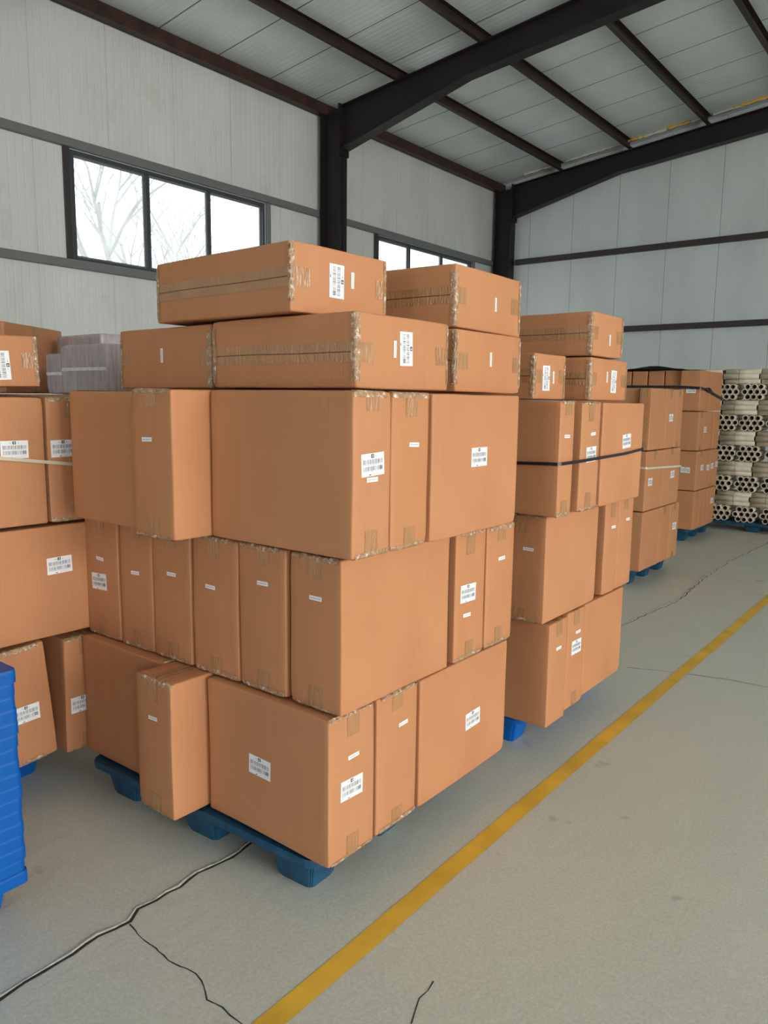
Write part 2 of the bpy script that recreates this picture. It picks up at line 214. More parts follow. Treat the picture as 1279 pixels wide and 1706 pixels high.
def cardboard():
    t = NT('corrugated_cardboard'); v = t.coords()
    oi = t.n('ShaderNodeObjectInfo')
    flute = t.noise(t.coords(scale=(160, 160, 2.2)), 1.0, 2)
    streak = t.noise(t.coords(scale=(26, 26, 1.6)), 1.0, 2)
    blotch = t.noise(v, 3.2, 4)
    c = t.ramp(blotch, [(.3, (.450, .188, .080)), (.7, (.525, .232, .104))])
    c = t.mix(t.math('MULTIPLY', streak, .5), c, (.57, .270, .128))
    c = t.mix(t.ramp(oi.outputs['Random'], [(0, (0, 0, 0)), (1, (.32, .32, .32))]), c, (.51, .255, .123))
    b = t.bump(flute, .30, .003); b = t.bump(t.noise(t.coords(scale=(30, 30, 3)), 1, 2), .10, .004, b); b = t.bump(blotch, .12, .02, b)
    return t.done(t.bsdf(c, t.ramp(blotch, [(.3, (.55,)*3), (.7, (.68,)*3)]), b, 0, .35))
def tape():
    # clear brown packing tape: shows the board through it, shines in wrinkles
    t = NT('glossy_packing_tape'); v = t.coords()
    uv = t.n('ShaderNodeUVMap'); uv.uv_map = 'uv'
    sx = t.n('ShaderNodeSeparateXYZ'); t.l(uv.outputs[0], sx.inputs[0])
    d = t.math('ABSOLUTE', t.math('SUBTRACT', sx.outputs[1], .5))
    line = t.math('LESS_THAN', d, .03)
    c = t.ramp(t.noise(v, 9, 3), [(.3, (.385, .190, .082)), (.7, (.470, .245, .112))])
    c = t.mix(t.math('MULTIPLY', line, .85), c, (.05, .022, .01))
    w1 = t.noise(t.coords(scale=(1.6, 1.6, .35)), 42, 4, .65); w2 = t.noise(v, 120, 2)
    b = t.bump(w1, .8, .008); b = t.bump(w2, .2, .002, b)
    return t.done(t.bsdf(c, .17, b, 0, .6))
def crumple():
    t = NT('crumpled_clear_tape'); v = t.coords()
    w1 = t.noise(v, 55, 4, .7)
    c = t.ramp(w1, [(.40, (.38, .20, .095)), (.56, (.48, .30, .17)), (.66, (.80, .72, .64))])  # palest stop puts white glints of the tape into its colour
    b = t.bump(w1, 1.0, .010); b = t.bump(t.noise(v, 150, 2), .4, .002, b)
    return t.done(t.bsdf(c, .13, b, 0, .8))
def concrete():
    t = NT('worn_concrete'); v = t.world()
    a = t.noise(v, .55, 5, .6); b_ = t.noise(v, 3.5, 5, .6); f = t.noise(v, 90, 3, .7)
    c = t.ramp(a, [(.3, (.54, .565, .500)), (.7, (.620, .630, .545))])
    c = t.mix(t.math('MULTIPLY', b_, .55), c, (.62, .63, .53))
    c = t.mix(.28, c, t.ramp(f, [(.35, (.25, .25, .22)), (.65, (.58, .58, .50))]))
    spots = t.ramp(t.noise(v, 5.5, 2), [(.70, (0, 0, 0)), (.76, (.5, .5, .5))])
    c = t.mix(spots, c, (.17, .165, .14))
    n = t.bump(t.noise(t.world((1, 1, 1)), 14, 6, .65), .28, .012); n = t.bump(f, .35, .003, n)
    return t.done(t.bsdf(c, t.ramp(b_, [(.3, (.42,)*3), (.7, (.62,)*3)]), n, 0, .5))
def panel(name, axis, col, seam, off=0.0, rough=.38, rib=.095, metal=0, dirty=0.0, ink=.9, wid=.004):
    # pressed-steel sandwich panel: fine ribs and dark joints running along the other two axes
    t = NT(name); g = t.n('ShaderNodeNewGeometry'); sx = t.n('ShaderNodeSeparateXYZ'); t.l(g.outputs['Position'], sx.inputs[0])
    x = t.math('ADD', sx.outputs[axis], off)
    fr = t.math('FRACT', t.math('DIVIDE', x, seam)); d = t.math('ABSOLUTE', t.math('SUBTRACT', fr, .5))
    line = t.math('GREATER_THAN', d, .5-wid/seam)
    v = t.world((1, 1, .35))
    n1 = t.noise(v, 1.4, 4)
    c = t.ramp(n1, [(.3, tuple(k*.92 for k in col)), (.7, tuple(min(1, k*1.05) for k in col))])
    if dirty:
        dm = t.ramp(t.noise(t.world((1, 1, .5)), 2.3, 6, .7), [(.56, (0, 0, 0)), (.78, (dirty,)*3)])
        c = t.mix(dm, c, (.30, .27, .20))
    c = t.mix(t.math('MULTIPLY', line, ink), c, (.06, .06, .055))
    rf = t.math('FRACT', t.math('DIVIDE', x, rib)); rr = t.math('ABSOLUTE', t.math('SUBTRACT', rf, .5))
    rh = t.math('SMOOTH_MIN', t.math('MULTIPLY', rr, 6), 1.0)
    b = t.bump(rh, .45, .005); b = t.bump(t.noise(t.world(), 2.5, 2), .12, .03, b)
    return t.done(t.bsdf(c, rough, b, metal, .5))
def steel(name, col, rust=.3, rough=.5):
    t = NT(name); v = t.world()
    n = t.noise(v, 5, 5, .65)
    c = t.ramp(n, [(.35, col), (.72, tuple(a*(1-rust)+b*rust for a, b in zip(col, (.16, .055, .03))))])
    return t.done(t.bsdf(c, rough, t.bump(t.noise(v, 40, 3), .15, .003), 0, .4))
def glass():
    t = NT('hazed_window_glass'); v = t.coords()
    tr = t.n('ShaderNodeBsdfTransparent'); tr.inputs[0].default_value = (.95, .98, .98, 1)
    tl = t.n('ShaderNodeBsdfTranslucent'); tl.inputs[0].default_value = (.9, .92, .92, 1)  # white haze standing for window glare, mixed in to fade the trees
    gl = t.n('ShaderNodeBsdfGlossy'); gl.inputs['Roughness'].default_value = .08
    m1 = t.n('ShaderNodeMixShader'); t.l(t.ramp(t.noise(v, 3, 4), [(.3, (.10,)*3), (.7, (.2,)*3)]), m1.inputs[0]); t.l(tr.outputs[0], m1.inputs[1]); t.l(tl.outputs[0], m1.inputs[2])
    m2 = t.n('ShaderNodeMixShader'); m2.inputs[0].default_value = .05; t.l(m1.outputs[0], m2.inputs[1]); t.l(gl.outputs[0], m2.inputs[2])
    return t.done(m2.outputs[0])
def film():
    t = NT('stretch_film'); v = t.coords(scale=(2.2, 2.2, .25))
    w1 = t.noise(v, 22, 4, .7)
    p = t.bsdf((.66, .64, .70), .10, t.bump(w1, .8, .01), 0, .8)
    tr = t.n('ShaderNodeBsdfTransparent')
    m = t.n('ShaderNodeMixShader'); t.l(t.ramp(w1, [(.3, (.42,)*3), (.7, (.72,)*3)]), m.inputs[0])
    t.l(tr.outputs[0], m.inputs[1]); t.l(p, m.inputs[2]); return t.done(m.outputs[0])

M = dict(
    card=cardboard(), tape=tape(), crumple=crumple(), concrete=concrete(), glass=glass(), film=film(),
    shine=plain('white_shine_tape', (.78, .77, .80), .15, spec=.8, var=.2, scale=30, bump=.6), paper=plain('label_paper', (.86, .87, .88), .45, var=.02), ink=plain('label_ink', (.03, .03, .035), .6),  # shine: white sheen of clear tape put into its base colour
    greyink=plain('faint_print', (.34, .36, .40), .6), redblue=plain('small_dark_mark', (.10, .05, .12), .6),
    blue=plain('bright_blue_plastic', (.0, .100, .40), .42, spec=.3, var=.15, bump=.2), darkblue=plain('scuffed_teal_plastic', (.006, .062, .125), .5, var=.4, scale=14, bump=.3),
    scuff=plain('dusty_plastic_rim', (.30, .45, .50), .7, var=.2, scale=30),
    wall_l=panel('white_wall_panel', 1, (.78, .80, .77), 1.0, .09, .42, dirty=.25, ink=.28, wid=.005), wall_g=panel('gable_wall_panel', 0, (.68, .73, .72), .985, .385, .42, dirty=.12, ink=.75),
    roof=panel('roof_panel', 1, (.78, .84, .83), .98, .25, .27, dirty=.15, wid=.009),
    beam=steel('dark_painted_steel', (.014, .013, .014), .08), purl=steel('purlin_steel', (.026, .021, .020), .3), eave=steel('rust_red_channel', (.028, .015, .014), .4),
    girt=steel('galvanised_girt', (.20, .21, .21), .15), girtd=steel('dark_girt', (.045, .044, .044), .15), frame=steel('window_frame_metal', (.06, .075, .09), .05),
    yellow=plain('yellow_floor_paint', (.74, .44, .045), .5, var=.16, scale=5, bump=.3), crack=plain('crack_dirt_shade', (.03, .027, .022), .9), chip=plain('broken_concrete_edge', (.50, .48, .42), .9, var=.25, scale=40, bump=.6),
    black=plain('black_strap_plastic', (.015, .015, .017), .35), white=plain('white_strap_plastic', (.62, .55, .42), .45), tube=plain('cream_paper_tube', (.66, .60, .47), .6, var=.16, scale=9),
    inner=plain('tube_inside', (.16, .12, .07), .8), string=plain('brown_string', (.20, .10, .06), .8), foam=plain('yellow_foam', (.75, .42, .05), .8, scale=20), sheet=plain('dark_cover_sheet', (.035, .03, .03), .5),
    bark=plain('pale_bark', (.31, .305, .30), .8), ground=plain('outside_ground', (.42, .40, .36), .9), whitefoam=plain('pale_foam', (.62, .60, .50), .8, scale=15))

# ---------------------------------------------------------------- mesh helpers
def link(name, bm, mats, parent=None, smooth=False, loc=None):
    me = bpy.data.meshes.new(name); bm.normal_update(); bm.to_mesh(me); bm.free()
    for k in (mats if isinstance(mats, (list, tuple)) else [mats]): me.materials.append(M[k])
    if smooth:
        for p in me.polygons: p.use_smooth = True
    o = bpy.data.objects.new(name, me); COL.objects.link(o)
    if parent: o.parent = parent
    if loc: o.location = loc
    return o
def inst(name, me, parent=None, loc=(0, 0, 0), rot=(0, 0, 0)):
    o = bpy.data.objects.new(name, me); COL.objects.link(o); o.parent = parent; o.location = loc; o.rotation_euler = rot
    return o
def empty(name, loc=(0, 0, 0), rz=0):
    o = bpy.data.objects.new(name, None); COL.objects.link(o); o.location = loc; o.rotation_euler = (0, 0, rz); o.empty_display_size = .1
    return o
def tag(o, label, cat, group=None):
    o['label'] = label; o['category'] = cat
    if group: o['group'] = group
    return o
def struct(o, label=None):
    o['kind'] = 'structure'
    if label: o['label'] = label
    return o
def copy_tree(o, parent=None):
    c = o.copy(); COL.objects.link(c); c.parent = parent
    for ch in [x for x in TREE.get(o.name, [])]: copy_tree(ch, c)
    return c
TREE = {}
def bx(bm, x0, x1, y0, y1, z0, z1, mi=0):
    vs = [bm.verts.new(p) for p in ((x0,y0,z0),(x1,y0,z0),(x1,y1,z0),(x0,y1,z0),(x0,y0,z1),(x1,y0,z1),(x1,y1,z1),(x0,y1,z1))]
    for f in ((0,3,2,1),(4,5,6,7),(0,1,5,4),(1,2,6,5),(2,3,7,6),(3,0,4,7)):
        bm.faces.new([vs[i] for i in f]).material_index = mi
def prism(bm, prof, a, b, mi=0):
    # profile points given as functions of the end: list of (Vector at a, Vector at b)
    va = [bm.verts.new(p) for p in a]; vb = [bm.verts.new(p) for p in b]; n = len(va)
    bm.faces.new(va[::-1]).material_index = mi; bm.faces.new(vb).material_index = mi
    for i in range(n): bm.faces.new((va[i], va[(i+1) % n], vb[(i+1) % n], vb[i])).material_index = mi
def tube(bm, pts, rad, seg=8, mi=0, cap=True):
    rings = []
    for i, p in enumerate(pts):
        p = Vector(p); a = Vector(pts[max(i-1, 0)]); b = Vector(pts[min(i+1, len(pts)-1)]); d = (b-a).normalized()
        u = d.orthogonal().normalized(); v = d.cross(u); r = rad[i] if isinstance(rad, (list, tuple)) else rad
        rings.append([bm.verts.new(p+(u*math.cos(2*math.pi*k/seg)+v*math.sin(2*math.pi*k/seg))*r) for k in range(seg)])
    for a, b in zip(rings, rings[1:]):
        for k in range(seg): bm.faces.new((a[k], a[(k+1) % seg], b[(k+1) % seg], b[k])).material_index = mi
    if cap: bm.faces.new(rings[0][::-1]); bm.faces.new(rings[-1])

# ================================================================ SETTING
WX, EX, GY, BY = -9.085, 9.1, 15.6, -21.0     # left wall, right wall, gable wall, rear wall
SL = .111
def zc(x): return 6.31 + SL*(9.0-abs(x))     # underside of the roof panels
def zr(x): return 6.15 + SL*(9.0-abs(x))     # top of the rafters
# floor
bm = bmesh.new(); bx(bm, -9.3, 9.3, BY-.2, GY+.2, -.15, 0); floor = struct(link('floor', bm, 'concrete'), 'worn grey concrete floor')
bm = bmesh.new(); bx(bm, -60, 60, -40, 60, -.4, -.16); struct(link('ground', bm, 'ground'))
bm = bmesh.new(); N = 60; rnd = random.Random(4); vs = []
for i in range(N+1):
    y = -4.5+i*(19.6)/N
    o1, o2 = rnd.uniform(-.0025, .0025), rnd.uniform(-.0025, .0025)
    vs.append((bm.verts.new((-1.352+o1, y, .0015)), bm.verts.new((-1.282+o2, y, .0015))))
for a, b in zip(vs, vs[1:]): bm.faces.new((a[0], a[1], b[1], b[0]))
o = link('painted_floor_line', bm, 'yellow', floor); o['label'] = 'yellow painted line along the aisle'
def jag(pts, step, amp, seed):
    out = []; rn = random.Random(seed)
    for (x0, y0), (x1, y1) in zip(pts, pts[1:]):
        n = max(1, int(math.hypot(x1-x0, y1-y0)/step))
        for i in range(n):
            t = i/n; out.append((x0+(x1-x0)*t+rn.uniform(-amp, amp), y0+(y1-y0)*t+rn.uniform(-amp, amp)*.3))
    out.append(pts[-1]); return out
def crack(pts, w0, w1, seed, name, lip=0.0, side=1):
    rn = random.Random(seed); bm = bmesh.new(); prev = None
    for i, (x, y) in enumerate(pts):
        a = pts[max(i-1, 0)]; b = pts[min(i+1, len(pts)-1)]; d = Vector((b[0]-a[0], b[1]-a[1])).normalized(); n = Vector((-d.y, d.x))
        w = rn.uniform(w0, w1)
        cur = [bm.verts.new((x+n.x*w*s, y+n.y*w*s, .0012)) for s in (-.5, .5)]
        if prev: bm.faces.new((prev[0], cur[0], cur[1], prev[1]))
        prev = cur
    link(name, bm, 'crack', floor)  # flat strip, its dark colour stands for dirt and shade in the groove
    if lip:
        bm = bmesh.new(); prev = None
        for i, (x, y) in enumerate(pts):
            a = pts[max(i-1, 0)]; b = pts[min(i+1, len(pts)-1)]; d = Vector((b[0]-a[0], b[1]-a[1])).normalized(); n = Vector((-d.y, d.x))*side
            l = lip*rn.uniform(.5, 1.4); h = .005*rn.uniform(.5, 1.3)
            cur = [bm.verts.new((x+n.x*k, y+n.y*k, z)) for k, z in ((w0*.4, .0005), (w0*.4+l*.35, h), (w0*.4+l, .0004))]
            if prev:
                for q in (0, 1): bm.faces.new((prev[q], cur[q], cur[q+1], prev[q+1]))
            prev = cur
        link('broken_joint_edge', bm, 'chip', floor, True)
jn = jag([(-1.93, -1.0)]+CRACKS['joint_near'], .035, .004, 1)
crack(jn, .008, .017, 2, 'joint_crack', .014, 1)
mid = [CRACKS['joint_near'][-1], (-1.97, 3.0), (-1.95, 4.2), CRACKS['joint_far'][0]]
crack(jag(mid+CRACKS['joint_far'][1:]+[(-1.93, 15.5)], .06, .012, 3), .005, .012, 4, 'joint_crack', .012, 1)
crack(jag(CRACKS['fine'], .02, .005, 5), .002, .005, 6, 'hairline_crack')
crack(jag(CRACKS['cross'], .04, .008, 7), .003, .007, 8, 'hairline_crack')
crack(jag(CRACKS['small'], .03, .004, 9), .002, .005, 10, 'hairline_crack')

# walls ------------------------------------------------------------
Z0w, Z1w = 3.26, 4.56                      # window sill and head
WIN = [(5.37, 8.56), (11.33, 14.55)]
bm = bmesh.new(); X0 = WX-.09
bx(bm, X0, WX, BY, GY, 0, Z0w); bx(bm, X0, WX, BY, GY, Z1w, 6.5)
ys = [BY]+[v for p in WIN for v in p]+[GY]
for a, b in zip(ys[::2], ys[1::2]): bx(bm, X0, WX, a, b, Z0w, Z1w)
struct(link('wall_left', bm, 'wall_l'), 'white ribbed panel wall with high windows')
bm = bmesh.new()
def gable(bm, y0, y1, hole=False):
    pr = [(-9.175, 0), (9.19, 0), (9.19, 6.4), (0, 7.45), (-9.175, 6.4)]
    prism(bm, None, [(x, y1, z) for x, z in pr], [(x, y0, z) for x, z in pr])
gable(bm, GY, GY+.1); struct(link('wall_far', bm, 'wall_g'), 'grey ribbed panel gable wall')
bm = bmesh.new(); 
bx(bm, -9.175, -2.5, BY-.1, BY, 0, 5.1); bx(bm, 2.5, 9.19, BY-.1, BY, 0, 5.1)  # gap left for the added fill lamp behind
pr = [(-9.175, 5.1), (9.19, 5.1), (9.19, 6.4), (0, 7.45), (-9.175, 6.4)]
prism(bm, None, [(x, BY, z) for x, z in pr], [(x, BY-.1, z) for x, z in pr])
struct(link('wall_rear', bm, 'wall_g'))
bm = bmesh.new()                                            # right wall with its open loading door and an added opening for the fill lamp
for a, c in ((BY, -10), (-4, -1.3), (4.7, GY)): bx(bm, EX, EX+.09, a, c, 0, 4.55)
bx(bm, EX, EX+.09, BY, GY, 4.55, 6.5)
struct(link('wall_right', bm, 'wall_l'))
# roof
bm = bmesh.new()
for s in (-1, 1):
    pr = [(0, zc(0)), (s*9.4, zc(9.4)), (s*9.4, zc(9.4)+.08), (0, zc(0)+.08)]
    prism(bm, None, [(x, BY-.2, z) for x, z in pr], [(x, GY+.2, z) for x, z in pr])
bmesh.ops.recalc_face_normals(bm, faces=bm.faces)
struct(link('ceiling', bm, 'roof'), 'sloping grey metal roof panels')

# columns and tapered rafters ------------------------------------------------
def ibeam_col(bm, x0, x1, yc, z1, fw=.22, ft=.014):
    bx(bm, x0, x0+ft, yc-fw/2, yc+fw/2, 0, z1); bx(bm, x1-ft, x1, yc-fw/2, yc+fw/2, 0, z1)
    bx(bm, x0, x1, yc-.006, yc+.006, 0, z1)
FR = [3.95, 9.81, 15.42]
for yc in FR + [-1.6, -7.2, -12.8, -18.4]:
    for s in (-1, 1):
        bm = bmesh.new()
        xa, xb = sorted((s*8.98, s*8.59))
        ibeam_col(bm, xa, xb, yc, zr(8.8)-.02)
        struct(link('steel_column', bm, 'beam'))
        # rafter: bottom edge has a haunch at the column
        bm = bmesh.new()
        xs = [8.585, 6.25, 0.0]; dep = [.66, .36, .40]
        P = [(s*x, zr(x)-d, zr(x)) for x, d in zip(xs, dep)]
        for (xa_, ba, ta), (xb_, bb, tb) in zip(P, P[1:]):
            for y0, y1, q in ((yc-.005, yc+.005, 0), (yc-.10, yc+.10, 1), (yc-.10, yc+.10, 2)):
                A = {0: (ba, ta), 1: (ba, ba+.014), 2: (ta-.014, ta)}[q]; B_ = {0: (bb, tb), 1: (bb, bb+.014), 2: (tb-.014, tb)}[q]
                prism(bm, None, [(xa_, y0, A[0]), (xa_, y1, A[0]), (xa_, y1, A[1]), (xa_, y0, A[1])], [(xb_, y0, B_[0]), (xb_, y1, B_[0]), (xb_, y1, B_[1]), (xb_, y0, B_[1])])
        bx(bm, *sorted((s*8.585, s*8.56)), yc-.12, yc+.12, zr(8.58)-.74, zr(8.58)+.03)      # bolted end plate
        for bz in (-.70, -.5, -.3, -.1):
            for by in (-.07, .07): bx(bm, *sorted((s*8.562, s*8.535)), yc+by-.014, yc+by+.014, zr(8.58)+bz, zr(8.58)+bz+.028)
        bmesh.ops.recalc_face_normals(bm, faces=bm.faces)
        struct(link('roof_rafter', bm, 'beam'))
# purlins: lipped C channels along the building
for x in [-7.46, -6.02, -4.58, -3.14, -1.70, -.30, .30, 1.70, 3.14, 4.58, 6.02, 7.46]:
    z = zr(x); bm = bmesh.new(); y0, y1 = BY, GY-.22
    bx(bm, x-.035, x-.031, y0, y1, z, z+.158); bx(bm, x-.031, x+.035, y0, y1, z, z+.004); bx(bm, x-.031, x+.035, y0, y1, z+.154, z+.158)
    bx(bm, x+.031, x+.035, y0, y1, z+.004, z+.024)
    struct(link('roof_purlin', bm, 'purl'))
    
for s in (-1, 1):
    bm = bmesh.new(); bx(bm, *sorted((s*9.085, s*8.90)), BY, GY, 6.155, 6.30); bx(bm, *sorted((s*8.985, s*8.90)), BY, GY, 6.135, 6.155)
    struct(link('eave_channel', bm, 'eave'))
# girts
def girt(name, mat, a, b, horiz):
    bm = bmesh.new(); bx(bm, *a, *b, *horiz); bmesh.ops.bevel(bm, geom=bm.edges[:], offset=.006, segments=1, affect='EDGES')
    return struct(link(name, bm, mat))
girt('wall_girt', 'girt', (WX, WX+.08), (BY, GY), (4.57, 4.67))
for a, b in zip([BY]+[v for p in WIN for v in p][1::2], [v for p in WIN for v in p][::2]+[GY]): pass
girt('wall_girt', 'girt', (WX, WX+.08), (BY, GY), (3.16, 3.26))
for z in (4.57, 3.03, 1.4):
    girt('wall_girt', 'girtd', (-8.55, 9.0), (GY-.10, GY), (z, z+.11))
for y0, y1 in WIN:
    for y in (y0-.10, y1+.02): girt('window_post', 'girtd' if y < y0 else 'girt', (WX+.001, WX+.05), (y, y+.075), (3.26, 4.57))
# windows -----------------------------------------------------------------
def window(n, y0, y1, mull, door=False):
    t = empty('window_%d' % n, (WX-.04, y0, Z0w)); struct(t, 'high strip window with sliding panes, white daylight outside')
    h, wd = Z1w-Z0w, y1-y0
    bm = bmesh.new(); f = .045
    bx(bm, -.04, .05, 0, wd, 0, f); bx(bm, -.04, .05, 0, wd, h-f, h); bx(bm, -.04, .05, 0, f, f, h-f); bx(bm, -.04, .05, wd-f, wd, f, h-f)
    link('window_frame', bm, 'frame', t)
    ys = [f]+[m_-y0 for m_ in mull]+[wd-f]
    for i, (a, b) in enumerate(zip(ys, ys[1:])):
        if i:
            bm = bmesh.new(); bx(bm, -.03, .04, a-.035, a+.02, f, h-f); link('mullion', bm, 'frame', t)
        bm = bmesh.new(); xo = -.012+.014*(i % 2); g = .028; a2 = a+(.02 if i else 0); b2 = b-(.035 if i < len(ys)-2 else 0)
        bx(bm, xo, xo+.02, a2, b2, f, f+g); bx(bm, xo, xo+.02, a2, b2, h-f-g, h-f); bx(bm, xo, xo+.02, a2, a2+g*.8, f+g, h-f-g); bx(bm, xo, xo+.02, b2-g*.8, b2, f+g, h-f-g)
        s = link('sash', bm, 'girt', t)
        bm = bmesh.new(); bx(bm, xo+.008, xo+.012, a2+g*.8, b2-g*.8, f+g, h-f-g); link('pane', bm, 'glass', s)
window(1, 5.37, 8.56, (6.47, 7.50)); window(2, 11.33, 14.55, (12.34, 13.45))
# foam squeezed out along the top of the far rafter
for nm_, mt, xr in (('foam_bead', 'foam', [(-6.15, -5.75), (-5.3, -4.9), (-4.15, -3.6)]), ('pale_foam_strip', 'whitefoam', [(-8.3, -7.6), (-7.35, -6.2), (-5.95, -5.3), (-4.9, -4.66), (-4.5, -3.3)])):
    for k, (a, b) in enumerate(xr):
        rn = random.Random(k+3); bm = bmesh.new(); n = int((b-a)/.05)
        pts = [(a+(b-a)*i/n, GY-.30+rn.uniform(-.01, .01)+(-.02 if nm_ == 'foam_bead' else 0), zc(a+(b-a)*i/n)-.02+rn.uniform(-.006, .004)) for i in range(n+1)]
        tube(bm, pts, [rn.uniform(.010, .032) for _ in pts], 7); struct(link(nm_, bm, mt, None, True))

# ================================================================ CARTONS
def hull(h, r, seed, crush):
    rn = random.Random(seed); off = Vector((rn.uniform(0, 50), rn.uniform(0, 50), rn.uniform(0, 50)))
    cor = {(a, b, c): rn.random()**3*crush for a in (-1, 1) for b in (-1, 1) for c in (-1, 1)}
    def f(p, lift=0.0):
        c = Vector([max(-(h[i]-r), min(h[i]-r, p[i])) for i in range(3)]); d = Vector(p)-c
        n = d.normalized() if d.length > 1e-9 else Vector((0, 0, 1))
        q = c+n*r
        # faces sag a little, edges wave
        k = .0022
        nv = noise.noise_vector((Vector(p)+off)*4.0)
        q = q+Vector([nv[i]*k-0 for i in range(3)])
        for s, a in cor.items():
            cv = Vector([s[i]*h[i] for i in range(3)]); t = max(0, 1-(Vector(p)-cv).length/.045)
            q = q-Vector(s)*a*t*t
        return q+n*lift
    return f
def axis_pts(h, r, n):
    inner = h-r-.022
    base = [-h, -h+r*.45, -h+r]
    if inner > .01: mid = [-inner+2*inner*i/n for i in range(n+1)]
    else: mid = [0]
    return base+mid+[-x for x in base[::-1]]
def carton_body(bm, h, f, n):
    r = .007
    for ax in range(3):
        u, v = (ax+1) % 3, (ax+2) % 3
        U, V = axis_pts(h[u], r, n), axis_pts(h[v], r, n)
        for s in (-1, 1):
            g = []
            for a in U:
                row = []
                for b in V:
                    p = [0, 0, 0]; p[ax] = s*h[ax]; p[u] = a; p[v] = b; row.append(bm.verts.new(f(p)))
                g.append(row)
            for i in range(len(U)-1):
                for j in range(len(V)-1):
                    q = [g[i][j], g[i+1][j], g[i+1][j+1], g[i][j+1]]
                    bm.faces.new(q if s > 0 else q[::-1])
    bmesh.ops.remove_doubles(bm, verts=bm.verts, dist=.0004)
def strip(f, h, l, s, t, path, tc, tw, rows, name, mat, parent, lift, seam, seed):
    """tape following the box surface: path in the (l, s) plane, width along t"""
    bm = bmesh.new(); uvl = bm.loops.layers.uv.new('uv'); rn = random.Random(seed); g = []
    for i, (pl, ps) in enumerate(path):
        row = []
        for j in range(rows+1):
            p = [0, 0, 0]; p[l] = pl; p[s] = ps; p[t] = max(-h[t]+.002, min(h[t]-.002, tc-tw/2+tw*j/rows))
            row.append(bm.verts.new(f(p, lift+rn.uniform(0, 1)*(lift*1.6 if not seam else lift*.5))))
        g.append(row)
    for i in range(len(g)-1):
        for j in range(rows):
            fc = bm.faces.new((g[i][j], g[i+1][j], g[i+1][j+1], g[i][j+1]))
            for lp, (a, b) in zip(fc.loops, ((i, j), (i+1, j), (i+1, j+1), (i, j+1))): lp[uvl].uv = (a/len(g), b/rows if seam and 6 < a < len(g)-7 else .1)
    return link(name, bm, mat, parent, True)
def lp(a, b, n): return [a+(b-a)*i/n for i in range(n+1)]
# shipping label and strip label, both lying in the local XZ plane and facing -Y
def label_mesh():
    bm = bmesh.new(); W, H = .052, .033; rn = random.Random(12)
    bx(bm, -W, W, -.0004, 0, -H, H, 0)
    def r(x0, x1, z0, z1, mi, d=.0006):
        vs = [bm.verts.new(p) for p in ((x0, -d, z0), (x1, -d, z0), (x1, -d, z1), (x0, -d, z1))]; bm.faces.new(vs).material_index = mi
    r(-.0075, .0055, .0195, .0305, 1)                       # black badge with the numeral 4
    e = .0008
    r(.0000, .0016, .0208, .0292, 0, e); r(-.0050, .0032, .0232, .0246, 0, e)
    vs = [bm.verts.new(p) for p in ((-.0050, -e, .0240), (-.0036, -e, .0240), (.0014, -e, .0292), (.0000, -e, .0292))]; bm.faces.new(vs).material_index = 0
    for x in (-.020, -.017, -.014): r(x, x+.002, .0235, .0262, 2)
    for x in (.011, .0145): r(x, x+.0022, .0225, .0248, 2)
    for z0, z1, xa, xb in ((.002, .0155, -.044, .045), (-.0175, -.0045, -.044, .045)):
        x = xa
        while x < xb:
            w = rn.choice((.0007, .0007, .0012, .0020)); r(x, x+w, z0, z1, 1 if rn.random() < .6 else 2); x += w+rn.choice((.0009, .0014, .0022))
        for k in range(16): r(xa+k*.0056, xa+k*.0056+.0028, z0-.0032, z0-.0014, 2)
    r(-.018, -.009, -.0305, -.0275, 3)
    for k in range(12): r(.0+k*.0034, .0+k*.0034+.002, -.0285, -.0270, 2)
    me = bpy.data.meshes.new('shipping_label'); bm.to_mesh(me); bm.free()
    for k in ('paper', 'ink', 'greyink', 'redblue'): me.materials.append(M[k])
    return me
def strip_mesh():
    bm = bmesh.new(); bx(bm, -.0255, .0255, -.0004, 0, -.0068, .0068, 0)
    for k in range(13):
        x = -.021+k*.0033; vs = [bm.verts.new(p) for p in ((x, -.0006, -.0017), (x+.002, -.0006, -.0017), (x+.002, -.0006, .0017), (x, -.0006, .0017))]; bm.faces.new(vs).material_index = 1
    me = bpy.data.meshes.new('strip_label'); bm.to_mesh(me); bm.free(); me.materials.append(M['paper']); me.materials.append(M['greyink'])
    return me
LM, SM = label_mesh(), strip_mesh()

